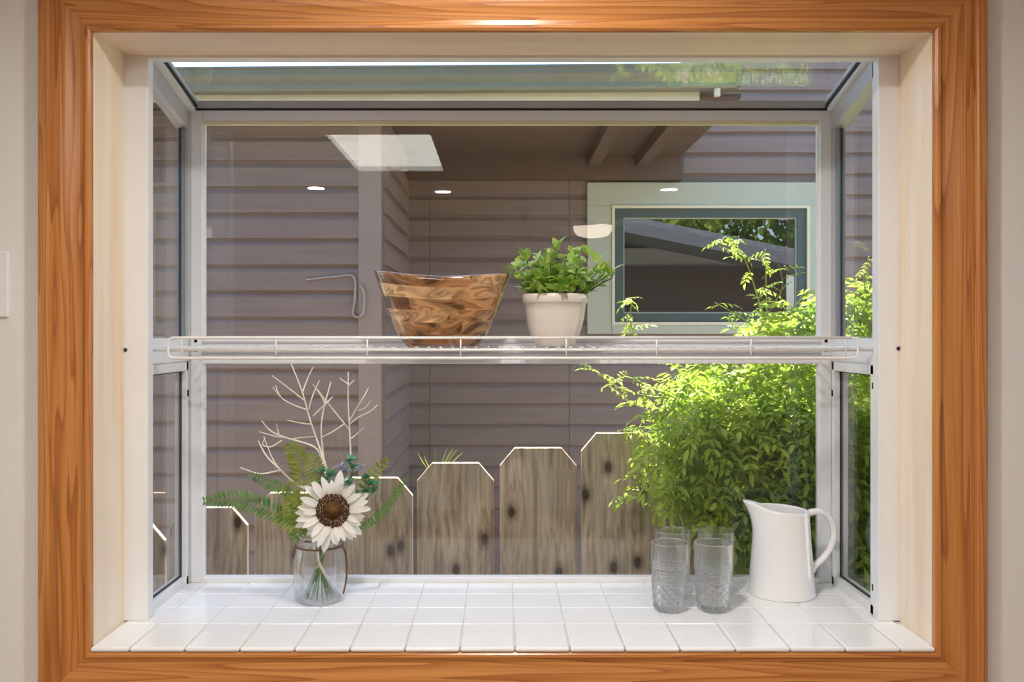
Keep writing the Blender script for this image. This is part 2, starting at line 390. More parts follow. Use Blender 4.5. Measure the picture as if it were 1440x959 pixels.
MB().box(-0.7365, 0.785, BY - 0.004, BY + 0.001, 1.590, 1.594).build('rail_ridge', 'greyframe', mr_)
MB().box(-0.7365, 0.785, BY + 0.0005, BY + 0.03, 0.9985, 1.0125).build('bottom_rail', 'white', win, bevel=0.002)
for x in (-0.752, 0.799):
    for z in (1.595, 1.572):
        MB().tube([(x, BY + 0.002, z), (x, BY - 0.003, z)], 0.004, 8).build('screw', 'black', win)
MB().box(-0.7365, 0.785, BY + 0.012, BY + 0.016, 1.607, 2.131).build('pane', 'pane', win)
MB().box(-0.7365, 0.785, BY + 0.012, BY + 0.016, 1.0125, 1.539).build('pane', 'pane', win)
# sloped top
def zr(y): return 2.228 - (y - 1.92) * 0.235
def slope_bar(name, x0, x1, y0, y1, h0, h1, mat, parent=win):
    return MB().hexa([(x0, y0, zr(y0) + h0), (x1, y0, zr(y0) + h0), (x1, y1, zr(y1) + h0), (x0, y1, zr(y1) + h0),
                      (x0, y0, zr(y0) + h1), (x1, y0, zr(y0) + h1), (x1, y1, zr(y1) + h1), (x0, y1, zr(y1) + h1)]).build(name, mat, parent)
for sg, xo, xi in ((-1, -0.797, -0.752), (1, 0.846, 0.801)):
    a, b = min(xo, xi), max(xo, xi)
    slope_bar('rake_rail', a, b, WO + 0.03, BY + 0.02, -0.004, 0.030, 'white')
    c0, c1 = (xi, xi + 0.006) if sg < 0 else (xi - 0.006, xi)
    slope_bar('gasket', c0 if sg < 0 else c0 + 0.003, c1 - 0.003 if sg < 0 else c1, WO + 0.03, BY, 0.004, 0.012, 'gasket')
    slope_bar('glazing_bead', c0, c1, WO + 0.03, BY, 0.012, 0.020, 'greyframe')
slope_bar('eave_rail', XI0, XI1, BY + 0.000, BY + 0.03, 0.004, 0.022, 'greyframe')
slope_bar('roof_pane', -0.752, 0.801, WO + 0.03, BY + 0.03, 0.020, 0.025, 'pane')
# side walls: fixed upper pane, lower vent sash
for sg, xi, xo in ((-1, -0.768, -0.797), (1, 0.811, 0.846)):
    s = -sg
    a, b = min(xi, xo), max(xi, xo)
    MB().box(a, b, WO + 0.03, BY, 1.545, 1.603).build('side_rail', 'white', win, bevel=0.002)
    MB().box(a, b, WO + 0.03, WO + 0.045, 1.603, 2.22).build('side_stile', 'white', win)
    xg = (a + b) / 2
    slope_bar('side_head', a, b, WO + 0.03, BY, -0.050, -0.004, 'greyframe')
    gz = [(xg - .002, WO + .045, 1.603), (xg + .002, WO + .045, 1.603), (xg + .002, BY - .005, 1.603), (xg - .002, BY - .005, 1.603),
          (xg - .002, WO + .045, zr(WO + .045) - .05), (xg + .002, WO + .045, zr(WO + .045) - .05), (xg + .002, BY - .005, zr(BY) - .05), (xg - .002, BY - .005, zr(BY) - .05)]
    MB().hexa(gz).build('side_pane', 'pane', win)
    MB().box(xg - .006, xg + .006, BY - .022, BY - .005, 1.603, zr(BY) - .05).build('spacer', 'blue_edge', win)
    MB().box(xg - .002, xg + .002, BY - .024, BY - .022, 1.603, zr(BY) - .05).build('gasket', 'gasket', win)
    sash = MB(); y0, y1, z0, z1 = WO + 0.030, BY - 0.006, 0.999, 1.545
    sash.box(a, b, y0, y0 + 0.026, z0, z1); sash.box(a, b, y1 - 0.014, y1, z0, z1); sash.box(a, b, y0, y1, z0, z0 + 0.022); sash.box(a, b, y0, y1, z1 - 0.022, z1)
    so = sash.build('vent_sash', 'white', win, bevel=0.0015)
    gk = MB(); yy0, yy1, zz0, zz1 = y0 + .026, y1 - .014, z0 + .022, z1 - .022
    gk.box(xg - .003, xg + .003, yy0, yy0 + .002, zz0, zz1); gk.box(xg - .003, xg + .003, yy1 - .003, yy1, zz0, zz1)
    gk.box(xg - .003, xg + .003, yy0, yy1, zz0, zz0 + .003); gk.box(xg - .003, xg + .003, yy0, yy1, zz1 - .003, zz1); gk.build('gasket', 'gasket', so)
    MB().box(xg - .002, xg + .002, yy0, yy1, zz0, zz1).build('pane', 'pane', so)
    for z in (1.50, 1.06):
        MB().box(xi - .002, xi + .002, y0 + 0.008, y0 + 0.013, z - .007, z + .007).build('latch', 'black', so)
    MB().box(xi - .003, xi + .003, y1 - 0.010, y1 - 0.005, 1.46, 1.475).build('latch', 'black', so)

# ------------------------------------------------------------------ neighbouring house
D1, D2, EX = 4.80, 5.977, 0.1397
XC = -0.645
zph = ZC + 0.783
house = thing('house', 'taupe lap-sided house with a sage-trimmed window beyond the fence', 'house', (0, 0, 0))
bcache = {}
def board_mesh(L):
    k = round(L, 3)
    if k not in bcache:
        mb = MB(); pf = [(-0.027, 0), (-0.022, 0.100), (-0.016, 0.112), (-0.009, 0.122), (-0.005, 0.131), (-0.004, EX + 0.012), (0.0, EX + 0.012), (0.0, 0)]
        mb.rings([[(0, y, z) for y, z in pf], [(L, y, z) for y, z in pf]], True, True, True)
        bcache[k] = mb.mesh('siding_board', 'siding')
    return bcache[k]
def boards(x0, x1, y, zlo, zhi, rot=0.0):
    k = math.floor((zlo - zph) / EX)
    while zph + k * EX < zhi:
        z = zph + k * EX; k += 1
        if z < zlo - 0.001: continue
        o = ob('siding_board', board_mesh(x1 - x0), house); o.location = (x0, y, z) if not rot else (XC, y, z)
        if rot: o.rotation_euler = (0, 0, rot)
boards(-4.2, -0.767, D1, 0.3, 2.7)
MB().box(-0.767, XC, D1 - 0.03, D1 + 0.02, 0.2, 2.78).build('corner_board', 'cornerb', house, bevel=0.003)
boards(0.02, D2 - D1, D1 + 0.02, 0.3, 2.7, rot=PI / 2)
MB().box(XC, XC + 0.025, D2 - 0.03, D2, 0.2, 2.78).build('corner_strip', 'cornerb', house)
WX0, WX1, WZ0, WZ1 = 0.573, 2.20, ZC - 0.012, ZC + 0.999
kb = zph + EX * math.ceil((WZ1 - 0.01 - zph) / EX); ka = zph + EX * math.floor((WZ0 - zph) / EX)
for x0, x1 in ((XC + 0.025, -0.480), (-0.477, 0.452)): boards(x0, x1, D2, 0.3, 2.75)
boards(0.455, 5.0, D2, 0.3, ka - 0.01); boards(0.455, WX0, D2, ka, kb - 0.01); boards(WX1, 5.0, D2, ka, kb - 0.01); boards(0.455, 1.22, D2, kb, 2.75); boards(1.222, 5.0, D2, kb, 4.6)
MB().box(-4.2, XC - 0.001, D1 + 0.001, D1 + 0.1, 0, 2.85).build('wall_backing', 'siding', house)
m = MB(); m.box(XC - 0.1, WX0, D2 + 0.001, D2 + 0.1, 0, 2.85); m.box(WX1, 5, D2 + 0.001, D2 + 0.1, 0, 4.7); m.box(WX0, WX1, D2 + 0.001, D2 + 0.1, 0, WZ0); m.box(WX0, 1.222, D2 + 0.001, D2 + 0.1, WZ1, 2.85); m.box(1.222, WX1, D2 + 0.001, D2 + 0.1, WZ1, 4.7)
m.box(XC - 0.1, XC - 0.021, D1 + 0.1, D2, 0, 2.85); m.build('wall_backing', 'siding', house)
# its window
hw = MB().box(WX0, WX1, D2 - 0.045, D2 + 0.0, WZ1 - 0.155, WZ1).build('window_trim', 'sage', house, bevel=0.003)
MB().box(WX0, WX0 + 0.165, D2 - 0.045, D2, WZ0, WZ1 - 0.155).build('window_trim', 'sage', house, bevel=0.003)
MB().box(WX1 - 0.145, WX1, D2 - 0.045, D2, WZ0, WZ1 - 0.155).build('window_trim', 'sage', house, bevel=0.003)
MB().box(WX0 + 0.165, WX1 - 0.145, D2 - 0.05, D2, WZ0, WZ0 + 0.06).build('window_trim', 'sage', house, bevel=0.003)
ix0, ix1, iz0, iz1 = WX0 + 0.165, WX1 - 0.145, WZ0 + 0.06, WZ1 - 0.155
def frame_parts(x0, x1, z0, z1, w, y0, y1, name, mat, parent):
    f = MB(); f.box(x0, x0 + w, y0, y1, z0, z1); f.box(x1 - w, x1, y0, y1, z0, z1); f.box(x0 + w, x1 - w, y0, y1, z0, z0 + w); f.box(x0 + w, x1 - w, y0, y1, z1 - w, z1)
    return f.build(name, mat, parent)
frame_parts(ix0, ix1, iz0, iz1, 0.018, D2 - 0.055, D2, 'window_stop', 'cream', house)
sashf = frame_parts(ix0 + .018, ix1 - .018, iz0 + .018, iz1 - .018, 0.060, D2 - 0.035, D2 + 0.02, 'window_sash', 'darkgreen', house)
frame_parts(ix0 + .078, ix1 - .078, iz0 + .078, iz1 - .078, 0.008, D2 - 0.02, D2 + 0.01, 'glazing_bead', 'sage', sashf)
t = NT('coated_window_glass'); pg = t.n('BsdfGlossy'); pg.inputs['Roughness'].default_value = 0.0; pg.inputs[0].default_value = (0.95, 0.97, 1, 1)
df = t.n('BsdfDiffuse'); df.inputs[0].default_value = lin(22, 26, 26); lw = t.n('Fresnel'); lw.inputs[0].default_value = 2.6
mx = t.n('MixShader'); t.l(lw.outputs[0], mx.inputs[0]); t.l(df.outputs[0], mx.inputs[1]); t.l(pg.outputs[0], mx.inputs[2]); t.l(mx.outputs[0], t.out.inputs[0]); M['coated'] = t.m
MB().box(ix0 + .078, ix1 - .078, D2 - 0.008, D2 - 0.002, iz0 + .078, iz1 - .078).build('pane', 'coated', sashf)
# eave, porch ceiling, rafters, gutter
MB().box(-4.2, 1.20, 4.452, D1, 2.79, 2.81).build('soffit', 'soffit', house)
MB().box(XC - 0.1, 1.20, D1, D2 + 0.05, 2.79, 2.82).build('porch_ceiling', 'soffit', house)
for x in (0.60, 0.92): MB().box(x - 0.03, x + 0.05, 4.5, D2, 2.715, 2.79).build('rafter', 'soffit', house)
MB().box(-1.1, 1.20, D2 - 0.09, D2, 2.63, 2.79).build('ledger_beam', 'soffit', house)
MB().hexa([(-4.3, 4.40, 2.82), (1.22, 4.40, 2.84), (1.22, 9, 3.7), (-4.3, 9, 3.7), (-4.3, 4.40, 2.85), (1.22, 4.40, 2.87), (1.22, 9, 3.75), (-4.3, 9, 3.75)]).build('roof', 'shingle', house)
MB().hexa([(-1.31, 4.42, 2.764), (0.985, 4.42, 2.770), (0.985, 4.45, 2.770), (-1.31, 4.45, 2.764), (-1.31, 4.42, 2.86), (0.985, 4.42, 2.87), (0.985, 4.45, 2.87), (-1.31, 4.45, 2.86)]).build('fascia', 'cream', house)
MB().hexa([(-4.2, 4.425, 2.756), (-1.312, 4.425, 2.766), (-1.312, 4.45, 2.766), (-4.2, 4.45, 2.756), (-4.2, 4.425, 2.84), (-1.312, 4.425, 2.86), (-1.312, 4.45, 2.86), (-4.2, 4.45, 2.84)]).build('fascia', 'cream', house)
gp = [(0.0, 0.0), (-0.062, 0.0), (-0.070, 0.012), (-0.072, 0.040), (-0.088, 0.060), (-0.104, 0.085), (-0.110, 0.118), (-0.118, 0.124), (-0.118, 0.134), (-0.104, 0.134), (-0.104, 0.126), (-0.098, 0.086), (-0.082, 0.064), (-0.066, 0.042), (-0.06, 0.006), (0.0, 0.006)]
gm = MB(); gm.rings([[(x, 4.418 + y, z0 + z * 0.80) for y, z in gp] for x, z0 in ((-4.3, 2.772), (1.165, 2.812))], True, True, True)
gut = gm.build('gutter', 'gutter', house)
MB().box(1.150, 1.166, 4.32, 4.418, 2.815, 2.915).build('end_cap', 'gutter', gut)
MB().tube([(1.06, 4.37, 2.82), (1.06, 4.37, 2.775)], 0.016, 10).build('outlet', 'cream', gut)
# cable with a loop on the near wall
cb = [P(430, 393, D1 - 0.03), P(470, 389, D1 - 0.03), P(497, 389, D1 - 0.035), P(499, 420, D1 - 0.035), P(496, 440, D1 - 0.035), P(503, 446, D1 - 0.04), P(511, 438, D1 - 0.04), P(512, 412, D1 - 0.04), P(506, 400, D1 - 0.04)]
MB().tube(bez(cb, 6), 0.006, 6).build('cable', 'cable', house, True)

# own house outside: gable overhang over the window, trees behind it
roof = MB(); rb = -0.2
def roof_slab(y0, y1, ra):
    z = lambda x: ra + rb * x
    roof.hexa([(-3.2, y0, z(-3.2)), (3.4, y0, z(3.4)), (3.4, y1, z(3.4)), (-3.2, y1, z(-3.2)),
               (-3.2, y0, z(-3.2) + .12), (3.4, y0, z(3.4) + .12), (3.4, y1, z(3.4) + .12), (-3.2, y1, z(-3.2) + .12)])
roof_slab(-4.2, 1.96, 3.09); roof_slab(1.96, 2.80, 2.90)
tag(roof.build('roof', 'shingle'), 'grey shingled roof overhanging the garden window, seen mirrored in the far pane', 'roof', kind='structure')
oc = MB(); oc.box(-3.2, JL - 0.02, 1.931, 1.95, 0, 2.36); oc.box(JR + 0.02, 3.2, 1.931, 1.95, 0, 2.36); oc.box(JL - 0.02, JR + 0.02, 1.931, 1.95, 2.245, 2.56); oc.box(JL - 0.02, JR + 0.02, 1.931, 1.95, 0, 0.925)
struct('wall_outside', oc, 'siding', 'taupe outer cladding of the wall around the garden window', 'wall')
struct('ground', MB().box(-12, 12, 1.93, 14, -0.06, -0.0), 'ground', 'pale gravel ground of the side yard', 'ground')

def leaf_verts(L, W, fold=0.25, curl=0.15):
    ps = []
    for t, w in ((0, 0.02), (0.25, 0.8), (0.55, 1.0), (0.8, 0.6), (1.0, 0.02)):
        zc = -curl * L * t * t
        ps.append((Vector((t * L, 0, zc)), Vector((t * L, W / 2 * w, zc + fold * W / 2 * w)), Vector((t * L, -W / 2 * w, zc + fold * W / 2 * w))))
    return ps
def add_leaf(mb, L, W, mat4, fold=0.25, curl=0.15):
    ps = leaf_verts(L, W, fold, curl); i = len(mb.v)
    for c, a, b in ps: mb.v += [tuple(mat4 @ c), tuple(mat4 @ a), tuple(mat4 @ b)]
    for k in range(len(ps) - 1):
        j = i + 3 * k
        mb.f += [(j, j + 3, j + 4, j + 1), (j, j + 2, j + 5, j + 3)]
def rotm(az, el, roll=0.0): return Matrix.Rotation(az, 4, 'Z') @ Matrix.Rotation(-el, 4, 'Y') @ Matrix.Rotation(roll, 4, 'X')

for i, (tx, ty, th) in enumerate(((2.6, -7.0, 3.9), (7.8, -8.0, 4.6), (5.2, -11.8, 4.8))):
    tr = thing('tree', ['sunlit leafy tree standing behind the roof, mirrored in the far pane', 'taller leafy tree behind the low end of the roof, mirrored in the far pane', 'leafy tree farthest behind the roof, between the two others'][i], 'tree', (tx, ty, 0))
    MB().tube([(0, 0, 0), (0.1, 0, th * 0.5), (0, 0.1, th * 0.8)], 0.18, 8, 0.08).build('trunk', 'bark', tr)
    cr = MB()
    for _ in range(2600):
        v = Vector((U(-1, 1), U(-1, 1), U(-1, 1)))
        if v.length > 1 or v.length < 0.45: continue
        add_leaf(cr, 0.32, 0.20, Matrix.Translation((v.x * 2.2, v.y * 1.8, th + v.z * 1.7)) @ rotm(U(0, 6.3), U(-1, 1), U(0, 6)))
    cr.build('crown', 'treeleaf', tr)['kind'] = 'stuff'

# ------------------------------------------------------------------ fence
FD = 2.50
fence = thing('fence', 'weathered grey-brown dog-ear picket fence close outside the window', 'fence', (0, FD, 0))
PW = 112.3 / F * FD
pk = MB(); hw_ = PW / 2 - 0.004; ch = 0.050; pth = 0.018
def picket_mesh(h):
    o = [(-hw_, 0), (hw_, 0), (hw_, h - ch), (hw_ - ch * 0.85, h), (-hw_ + ch * 0.85, h), (-hw_, h - ch)]
    mb = MB(); mb.rings([[(x, 0, z) for x, z in o], [(x, pth, z) for x, z in o]], True, True, True); return mb.mesh('picket', 'fence')
for k in range(-9, 9):
    cx = (641.5 + k * 115.6) / 1 ; X = (cx - VX) / F * FD
    top_px = 651 - 21 * k if k < 3 else 609 + (0 if k == 2 else 2 - 3 * (k - 3))
    zt = ZC - (top_px - VY) / F * FD
    o = ob('picket', picket_mesh(zt), fence, bevel=0.0015); o.location = (X, U(-0.003, 0.003), 0); o.rotation_euler = (0, U(-0.004, 0.004), 0)
for z in (0.35, 0.78): MB().box(-2.4, 2.4, pth + 0.004, pth + 0.045, z, z + 0.09).build('rail', 'fence', fence)

# ------------------------------------------------------------------ vine over the fence
def compound(nl=3, L=0.072, lw=0.0115, ll=0.029):
    mb = MB(); mb.tube([(0, 0, 0), (L * .5, 0, 0.004), (L, 0, -0.004)], 0.0008, 3)
    for j in range(nl):
        t = (j + 0.6) / (nl + 0.3)
        for s in (-1, 1):
            add_leaf(mb, ll * (1.05 - 0.2 * t), lw, Matrix.Translation((L * t, 0, 0.002)) @ rotm(s * U(0.8, 1.05), U(-0.2, 0.15), U(-.3, .3)), 0.3, 0.25)
    add_leaf(mb, ll * 1.35, lw * 1.1, Matrix.Translation((L, 0, -0.003)) @ rotm(0, -0.15), 0.3, 0.3)
    return mb
variants = [compound(3, U(.075, .095)) for _ in range(5)]
vmesh = [v.mesh('leaf', 'vine') for v in variants]
poly = [(930, 545), (905, 600), (893, 640), (900, 690), (945, 705), (990, 730), (1015, 760), (1025, 835), (1300, 835), (1300, 385), (1240, 395), (1150, 420), (1085, 432), (1050, 455), (1065, 490), (1000, 515), (950, 520)]
def inside(x, y):
    c = False; j = len(poly) - 1
    for i in range(len(poly)):
        xi, yi = poly[i]; xj, yj = poly[j]
        if (yi > y) != (yj > y) and x < (xj - xi) * (y - yi) / (yj - yi) + xi: c = not c
        j = i
    return c
vine = thing('climbing_vine', 'leafy yellow-green jasmine vine spilling over the fence', 'vine', P(1120, 700, 2.62) * 1)
vine.location = (0.95, 2.62, 0.0); VO = Vector(vine.location)
spots = []
while len(spots) < 3300:
    x, y = U(880, 1300), U(380, 835)
    if not inside(x, y): continue
    if y > 575: d = U(2.31, 2.475) if rnd() < 0.8 else U(2.53, 2.8)
    else: d = U(2.36, 3.05)
    if x < 960 and y > 560 and rnd() < 0.45: continue
    spots.append((P(x, y, d), d))
# stray shoots
shoots = [[(940, 560, 2.5), (905, 556, 2.48), (870, 545, 2.47), (840, 524, 2.46), (822, 512, 2.45)], [(950, 560, 2.5), (915, 545, 2.5), (880, 530, 2.5), (850, 545, 2.48)],
          [(1085, 470, 2.6), (1068, 425, 2.6), (1052, 375, 2.6), (1035, 345, 2.6), (1020, 333, 2.6), (1011, 348, 2.58)], [(1080, 470, 2.6), (1078, 420, 2.62), (1077, 380, 2.62), (1076, 350, 2.62)],
          [(1075, 470, 2.55), (1040, 445, 2.55), (1005, 425, 2.53)], [(1060, 480, 2.5), (1080, 440, 2.5), (1100, 405, 2.5), (1095, 370, 2.5)], [(1220, 420, 2.6), (1215, 390, 2.6), (1222, 360, 2.6)],
          [(900, 690, 2.44), (885, 690, 2.44), (876, 700, 2.43)], [(892, 470, 2.6), (886, 450, 2.6), (888, 425, 2.6), (884, 418, 2.6)], [(900, 600, 2.46), (890, 605, 2.46), (880, 600, 2.46)]]
st_i = 0
for sh in shoots:
    pts = bez([P(*p) for p in sh], 6)
    MB().tube([p - VO for p in pts], 0.0026, 5, 0.0010).build('stem', 'vinestem', vine, True)
    for i in range(2, len(pts), 3):
        for _ in range(2): spots.append((pts[i] + Vector((U(-.004, .004), U(-.006, .006), U(-.004, .004))), 0.0))
for _ in range(16):
    e = P(U(1040, 1250), U(500, 700), U(2.55, 2.85)); b = Vector((U(.7, 1.3), 2.62, 0.0))
    MB().tube([p - VO for p in bez([b, (b + e) / 2 + Vector((U(-.1, .1), 0.05, 0.1)), e], 5)], 0.005, 5, 0.002).build('stem', 'bark', vine, True)
spots.sort(key=lambda s: s[1])
rest = MB()
for i, (p, d) in enumerate(spots):
    az = U(-PI, 0) if rnd() < 0.7 else U(0, PI)
    mt = Matrix.Translation(p - VO) @ rotm(az, U(-1.0, 0.5), U(-0.6, 0.6)) @ Matrix.Scale(U(0.75, 1.2) if d else U(.35, .65), 4)
    if i < 300:
        o = ob('leaf', vmesh[i % 5], vine); o.matrix_local = mt
    else:
        v = variants[i % 5]; k0 = len(rest.v)
        rest.v += [tuple(mt @ Vector(q)) for q in v.v]; rest.f += [tuple(k0 + q for q in f) for f in v.f]
rest.build('foliage', 'vine', vine)['kind'] = 'stuff'
# small tuft peeping over the fence
tuft = thing('grass_tuft', 'small bright green leaf tuft peeping over the fence pickets', 'plant', tuple(P(618, 690, 2.75)))
for k in range(11):
    a = U(-1.3, 1.3); tb = MB(); add_leaf(tb, U(.07, .12), 0.012, Matrix.Translation((0, 0, 0.03)) @ Matrix.Rotation(a, 4, 'Y') @ rotm(0, PI / 2), 0.2, 0.25); tb.build('leaf', 'vine', tuft)
MB().tube([(0, 0, -P(618, 690, 2.75).z), (0, 0, 0.04)], 0.006, 6).build('stem', 'vinestem', tuft)

# ------------------------------------------------------------------ wire shelf
ZS = ZC - 0.0386
SY, SYB = 1.935, 2.165
sh = thing('wire_shelf', 'white coated wire shelf spanning the middle of the window', 'shelf', (0, 0, ZS))
def zpx(py, d): return (VY - py) / F * d + 0.0386
xa, xb = (238 - VX) / F * SY, (1205 - VX) / F * SY
zt_, zb_ = zpx(475, SY), zpx(503.5, SY); r_ = 0.012
loop = []
for cx_, cz_, a0 in ((xb - r_, zt_ - r_, 90), (xb - r_, zb_ + r_, 0), (xa + r_, zb_ + r_, -90), (xa + r_, zt_ - r_, 180)):
    for k in range(7):
        a = math.radians(a0 - 15 * k); loop.append((cx_ + r_ * math.cos(a), SY - 0.006, cz_ + r_ * math.sin(a)))
loop.append(loop[0]); MB().tube(loop, 0.0031, 8).build('front_lip', 'wire', sh, True)
for px in (257, 389, 517, 648, 796, 923, 1055, 1188):
    x = (px - VX) / F * SY; MB().tube([(x, SY - 0.006, zt_), (x, SY - 0.006, zb_)], 0.0018, 6).build('lip_tie', 'wire', sh, True)
MB().tube([(-0.776, SY, 0), (0.826, SY, 0)], 0.0034, 8).build('support_rod', 'wire', sh, True)
MB().tube([(-0.776, SYB, 0), (0.826, SYB, 0)], 0.0034, 8).build('support_rod', 'wire', sh, True)
MB().tube([(-0.74, (SY + SYB) / 2, -0.001), (0.79, (SY + SYB) / 2, -0.001)], 0.0026, 8).build('support_rod', 'wire', sh, True)
dw = MB(); dw.tube([(0, SY - 0.004, 0.0046), (0, SYB + 0.004, 0.0046)], 0.0017, 6); dwm = dw.mesh('deck_wire', 'wire', True)
nw = 59
for k in range(nw):
    o = ob('deck_wire', dwm, sh); o.location = (-0.735 + k * 1.515 / (nw - 1), 0, 0)
ZD = ZS + 0.0064

# ------------------------------------------------------------------ wooden bowl
bd = 2.055
bxl, bxr = (527 - VX) / F * bd, (718 - VX) / F * bd
bcx = (bxl + bxr) / 2; bw = (bxr - bxl) / 2
bowl = thing('salad_bowl', 'patchwork acacia wood salad bowl with wavy rim on the wire shelf', 'bowl', (bcx, bd, ZD))
H = ZC + (VY - 389) / F * bd - ZD
n = 72; rings = []
def bowl_ring(t, inset, z_off=0.0):
    out = []
    for k in range(n):
        a = 2 * PI * k / n
        s = 0.53 + 0.47 * (t ** 0.72)
        ex = (bw - inset) * s; ey = (0.098 - inset) * (0.62 + 0.38 * t ** 0.8)
        ca, sa = math.cos(a), math.sin(a)
        x = ex * math.copysign(abs(ca) ** 0.85, ca); y = ey * math.copysign(abs(sa) ** 0.85, sa)
        wav = 0.010 * (abs(ca) ** 2) * t - 0.008 * (1 - abs(ca)) * t + 0.004 * ca * -1 * t
        out.append((x, y, H * t + wav * 0.8 + z_off))
    return out
outer = [bowl_ring(t / 14, 0) for t in range(15)]
inner = [bowl_ring(max(t / 14, 0.06), 0.008) for t in range(14, 0, -1)]
bm_ = MB(); bm_.rings(outer + [bowl_ring(1.0, 0.004, 0.002)] + inner, True, True, True, uv=True)
nr = len(outer) + 1 + len(inner) - 1
bm_.uv = [tuple((u * 1.0, v * nr / 14.0) for u, v in f) for f in bm_.uv]
bm_.build('bowl', 'bowl', bowl, True)

# ------------------------------------------------------------------ potted plant
pd = 2.05; pcx = (780.5 - VX) / F * pd
pot = thing('potted_plant', 'small leafy green plant in a glazed white pot on the wire shelf', 'plant', (pcx, pd, ZD))
ph = ZC + (VY - 414) / F * pd - ZD; k_ = pd / F
pp = [(0.0, 0.0), (0.041, 0.0), (0.0455, 0.004), (0.0545, 0.020), (0.0615, 0.040), (0.0660, 0.060), (0.0692, 0.080), (0.0712, 0.097), (0.0738, 0.0985), (0.0758, 0.102), (0.0762, ph - 0.004), (0.0745, ph), (0.0700, ph), (0.0685, ph - 0.004), (0.066, ph - 0.022), (0.0, ph - 0.022)]
po = MB().lathe(pp[1:-1], 56).build('pot', 'pot', pot, True)
so_ = MB(); so_.lathe([(0.0665, ph - 0.020), (0.04, ph - 0.010), (0.004, ph - 0.006)], 24); so_.f.append(tuple(len(so_.v) - 24 + k for k in range(24))); so_.build('soil', 'soil', pot, True)
lm = MB(); add_leaf(lm, 0.036, 0.021, Matrix.Identity(4), 0.25, 0.2); leafm = lm.mesh('leaf', 'boxleaf', True)
cnt = 0
for sI in range(34):
    a = U(0, 2 * PI); rr_ = (rnd() ** 0.5) * 0.058; lean = rr_ / 0.058
    base = Vector((rr_ * 0.8 * math.cos(a), rr_ * 0.8 * math.sin(a), ph - 0.012))
    hgt = (0.125 - 0.070 * lean ** 1.5) * U(0.72, 1.12); out = 0.078 * lean * U(0.7, 1.3)
    if math.cos(a) < -0.4: out *= 0.72
    tip = base + Vector((math.cos(a) * out, math.sin(a) * out, hgt))
    mid = (base + tip) / 2 + Vector((math.cos(a) * 0.01, math.sin(a) * 0.01, 0.006))
    pts = bez([base, mid, tip], 5); MB().tube(pts, 0.0013, 4).build('stem', 'boxstem', pot)
    for i in (3, 5, 8, len(pts) - 1):
        for q in range(2):
            if cnt >= 296: break
            az = U(0, 2 * PI); o = ob('leaf', leafm, pot); cnt += 1
            o.matrix_local = Matrix.Translation(pts[i]) @ rotm(az, U(0.1, 1.0) if i < len(pts) - 1 else U(0.6, 1.3), U(-.4, .4)) @ Matrix.Scale(U(0.7, 1.12), 4)

fol = MB()
for k in range(210):
    a = U(0, 2 * PI); r = (rnd() ** 0.6) * 0.076 * (0.78 if math.cos(a) < -0.4 else 1.0); z = ph - 0.004 + U(0, 1) * (0.070 - 0.5 * r)
    add_leaf(fol, 0.032 * U(.7, 1.1), 0.018, Matrix.Translation((r * math.cos(a), r * math.sin(a), z)) @ rotm(a + U(-1.2, 1.2), U(0.0, 1.2), U(-.5, .5)), 0.25, 0.2)
fol.build('foliage', 'boxleaf', pot, True)['kind'] = 'stuff'

# ------------------------------------------------------------------ pitcher
pcd = 2.103; ptx = (1099 - VX) / F * pcd
pit = thing('pitcher', 'white porcelain pitcher with loop handle on the tiled sill', 'pitcher', (ptx, pcd, 1.0004))
n = 64
def pr(z):      # outer radius
    t = z / 0.20
    return 0.0625 + (0.0770 - 0.0625) * max(0.0, 1 - t) ** 1.15 + 0.0018 * max(0, 1 - z / 0.012)
def pit_ring(z, inset, t_top):
    out = []
    for k in range(n):
        a = 2 * PI * k / n; ca, sa = math.cos(a), math.sin(a)
        r = pr(z) - inset
        sp = max(0.0, -ca) ** 10          # towards the spout (-X)
        up = max(0.0, (z - 0.135) / 0.065)
        r2 = r + sp * 0.030 * up ** 1.8
        zz = z + t_top * (0.004 * -ca + 0.016 * max(0, -ca) ** 5 - 0.0)
        out.append((r2 * ca, r2 * sa * (1 - 0.15 * sp * up), zz))
    return out
zs = [0, 0.002, 0.006, 0.012, 0.03, 0.05, 0.07, 0.09, 0.11, 0.13, 0.145, 0.16, 0.172, 0.184, 0.194, 0.199]
rg = [pit_ring(z, 0.002 if z == 0 else 0, max(0, (z - 0.13) / 0.069)) for z in zs] + [pit_ring(0.2005, 0.0025, 1.0)]
rg += [pit_ring(z, 0.005, max(0, (z - 0.13) / 0.069)) for z in reversed(zs[3:])]
MB().rings(rg, True, True, True).build('body', 'ceramic', pit, True)
hp = [(1110, 200), (1142, 186), (1190, 180), (1240, 200), (1278, 255), (1288, 330), (1268, 410), (1222, 478), (1165, 530), (1138, 590), (1128, 640)]
hpts = [P(890 + x / 4.568, 680 + y / 4.568, pcd) - Vector((ptx, pcd, 1.0)) for x, y in hp]
hpts = bez(hpts, 5); L = len(hpts); rr_ = []
for i, p in enumerate(hpts):
    tv = (hpts[min(i + 1, L - 1)] - hpts[max(i - 1, 0)]).normalized(); nv = tv.cross(Vector((0, 1, 0))).normalized()
    w = 0.0085 - 0.0015 * math.sin(PI * i / L)
    rr_.append([p + nv * w * math.cos(2 * PI * k / 12) + Vector((0, 1, 0)) * 0.0105 * math.sin(2 * PI * k / 12) for k in range(12)])
MB().rings(rr_, True, True, True).build('handle', 'ceramic', pit, True)

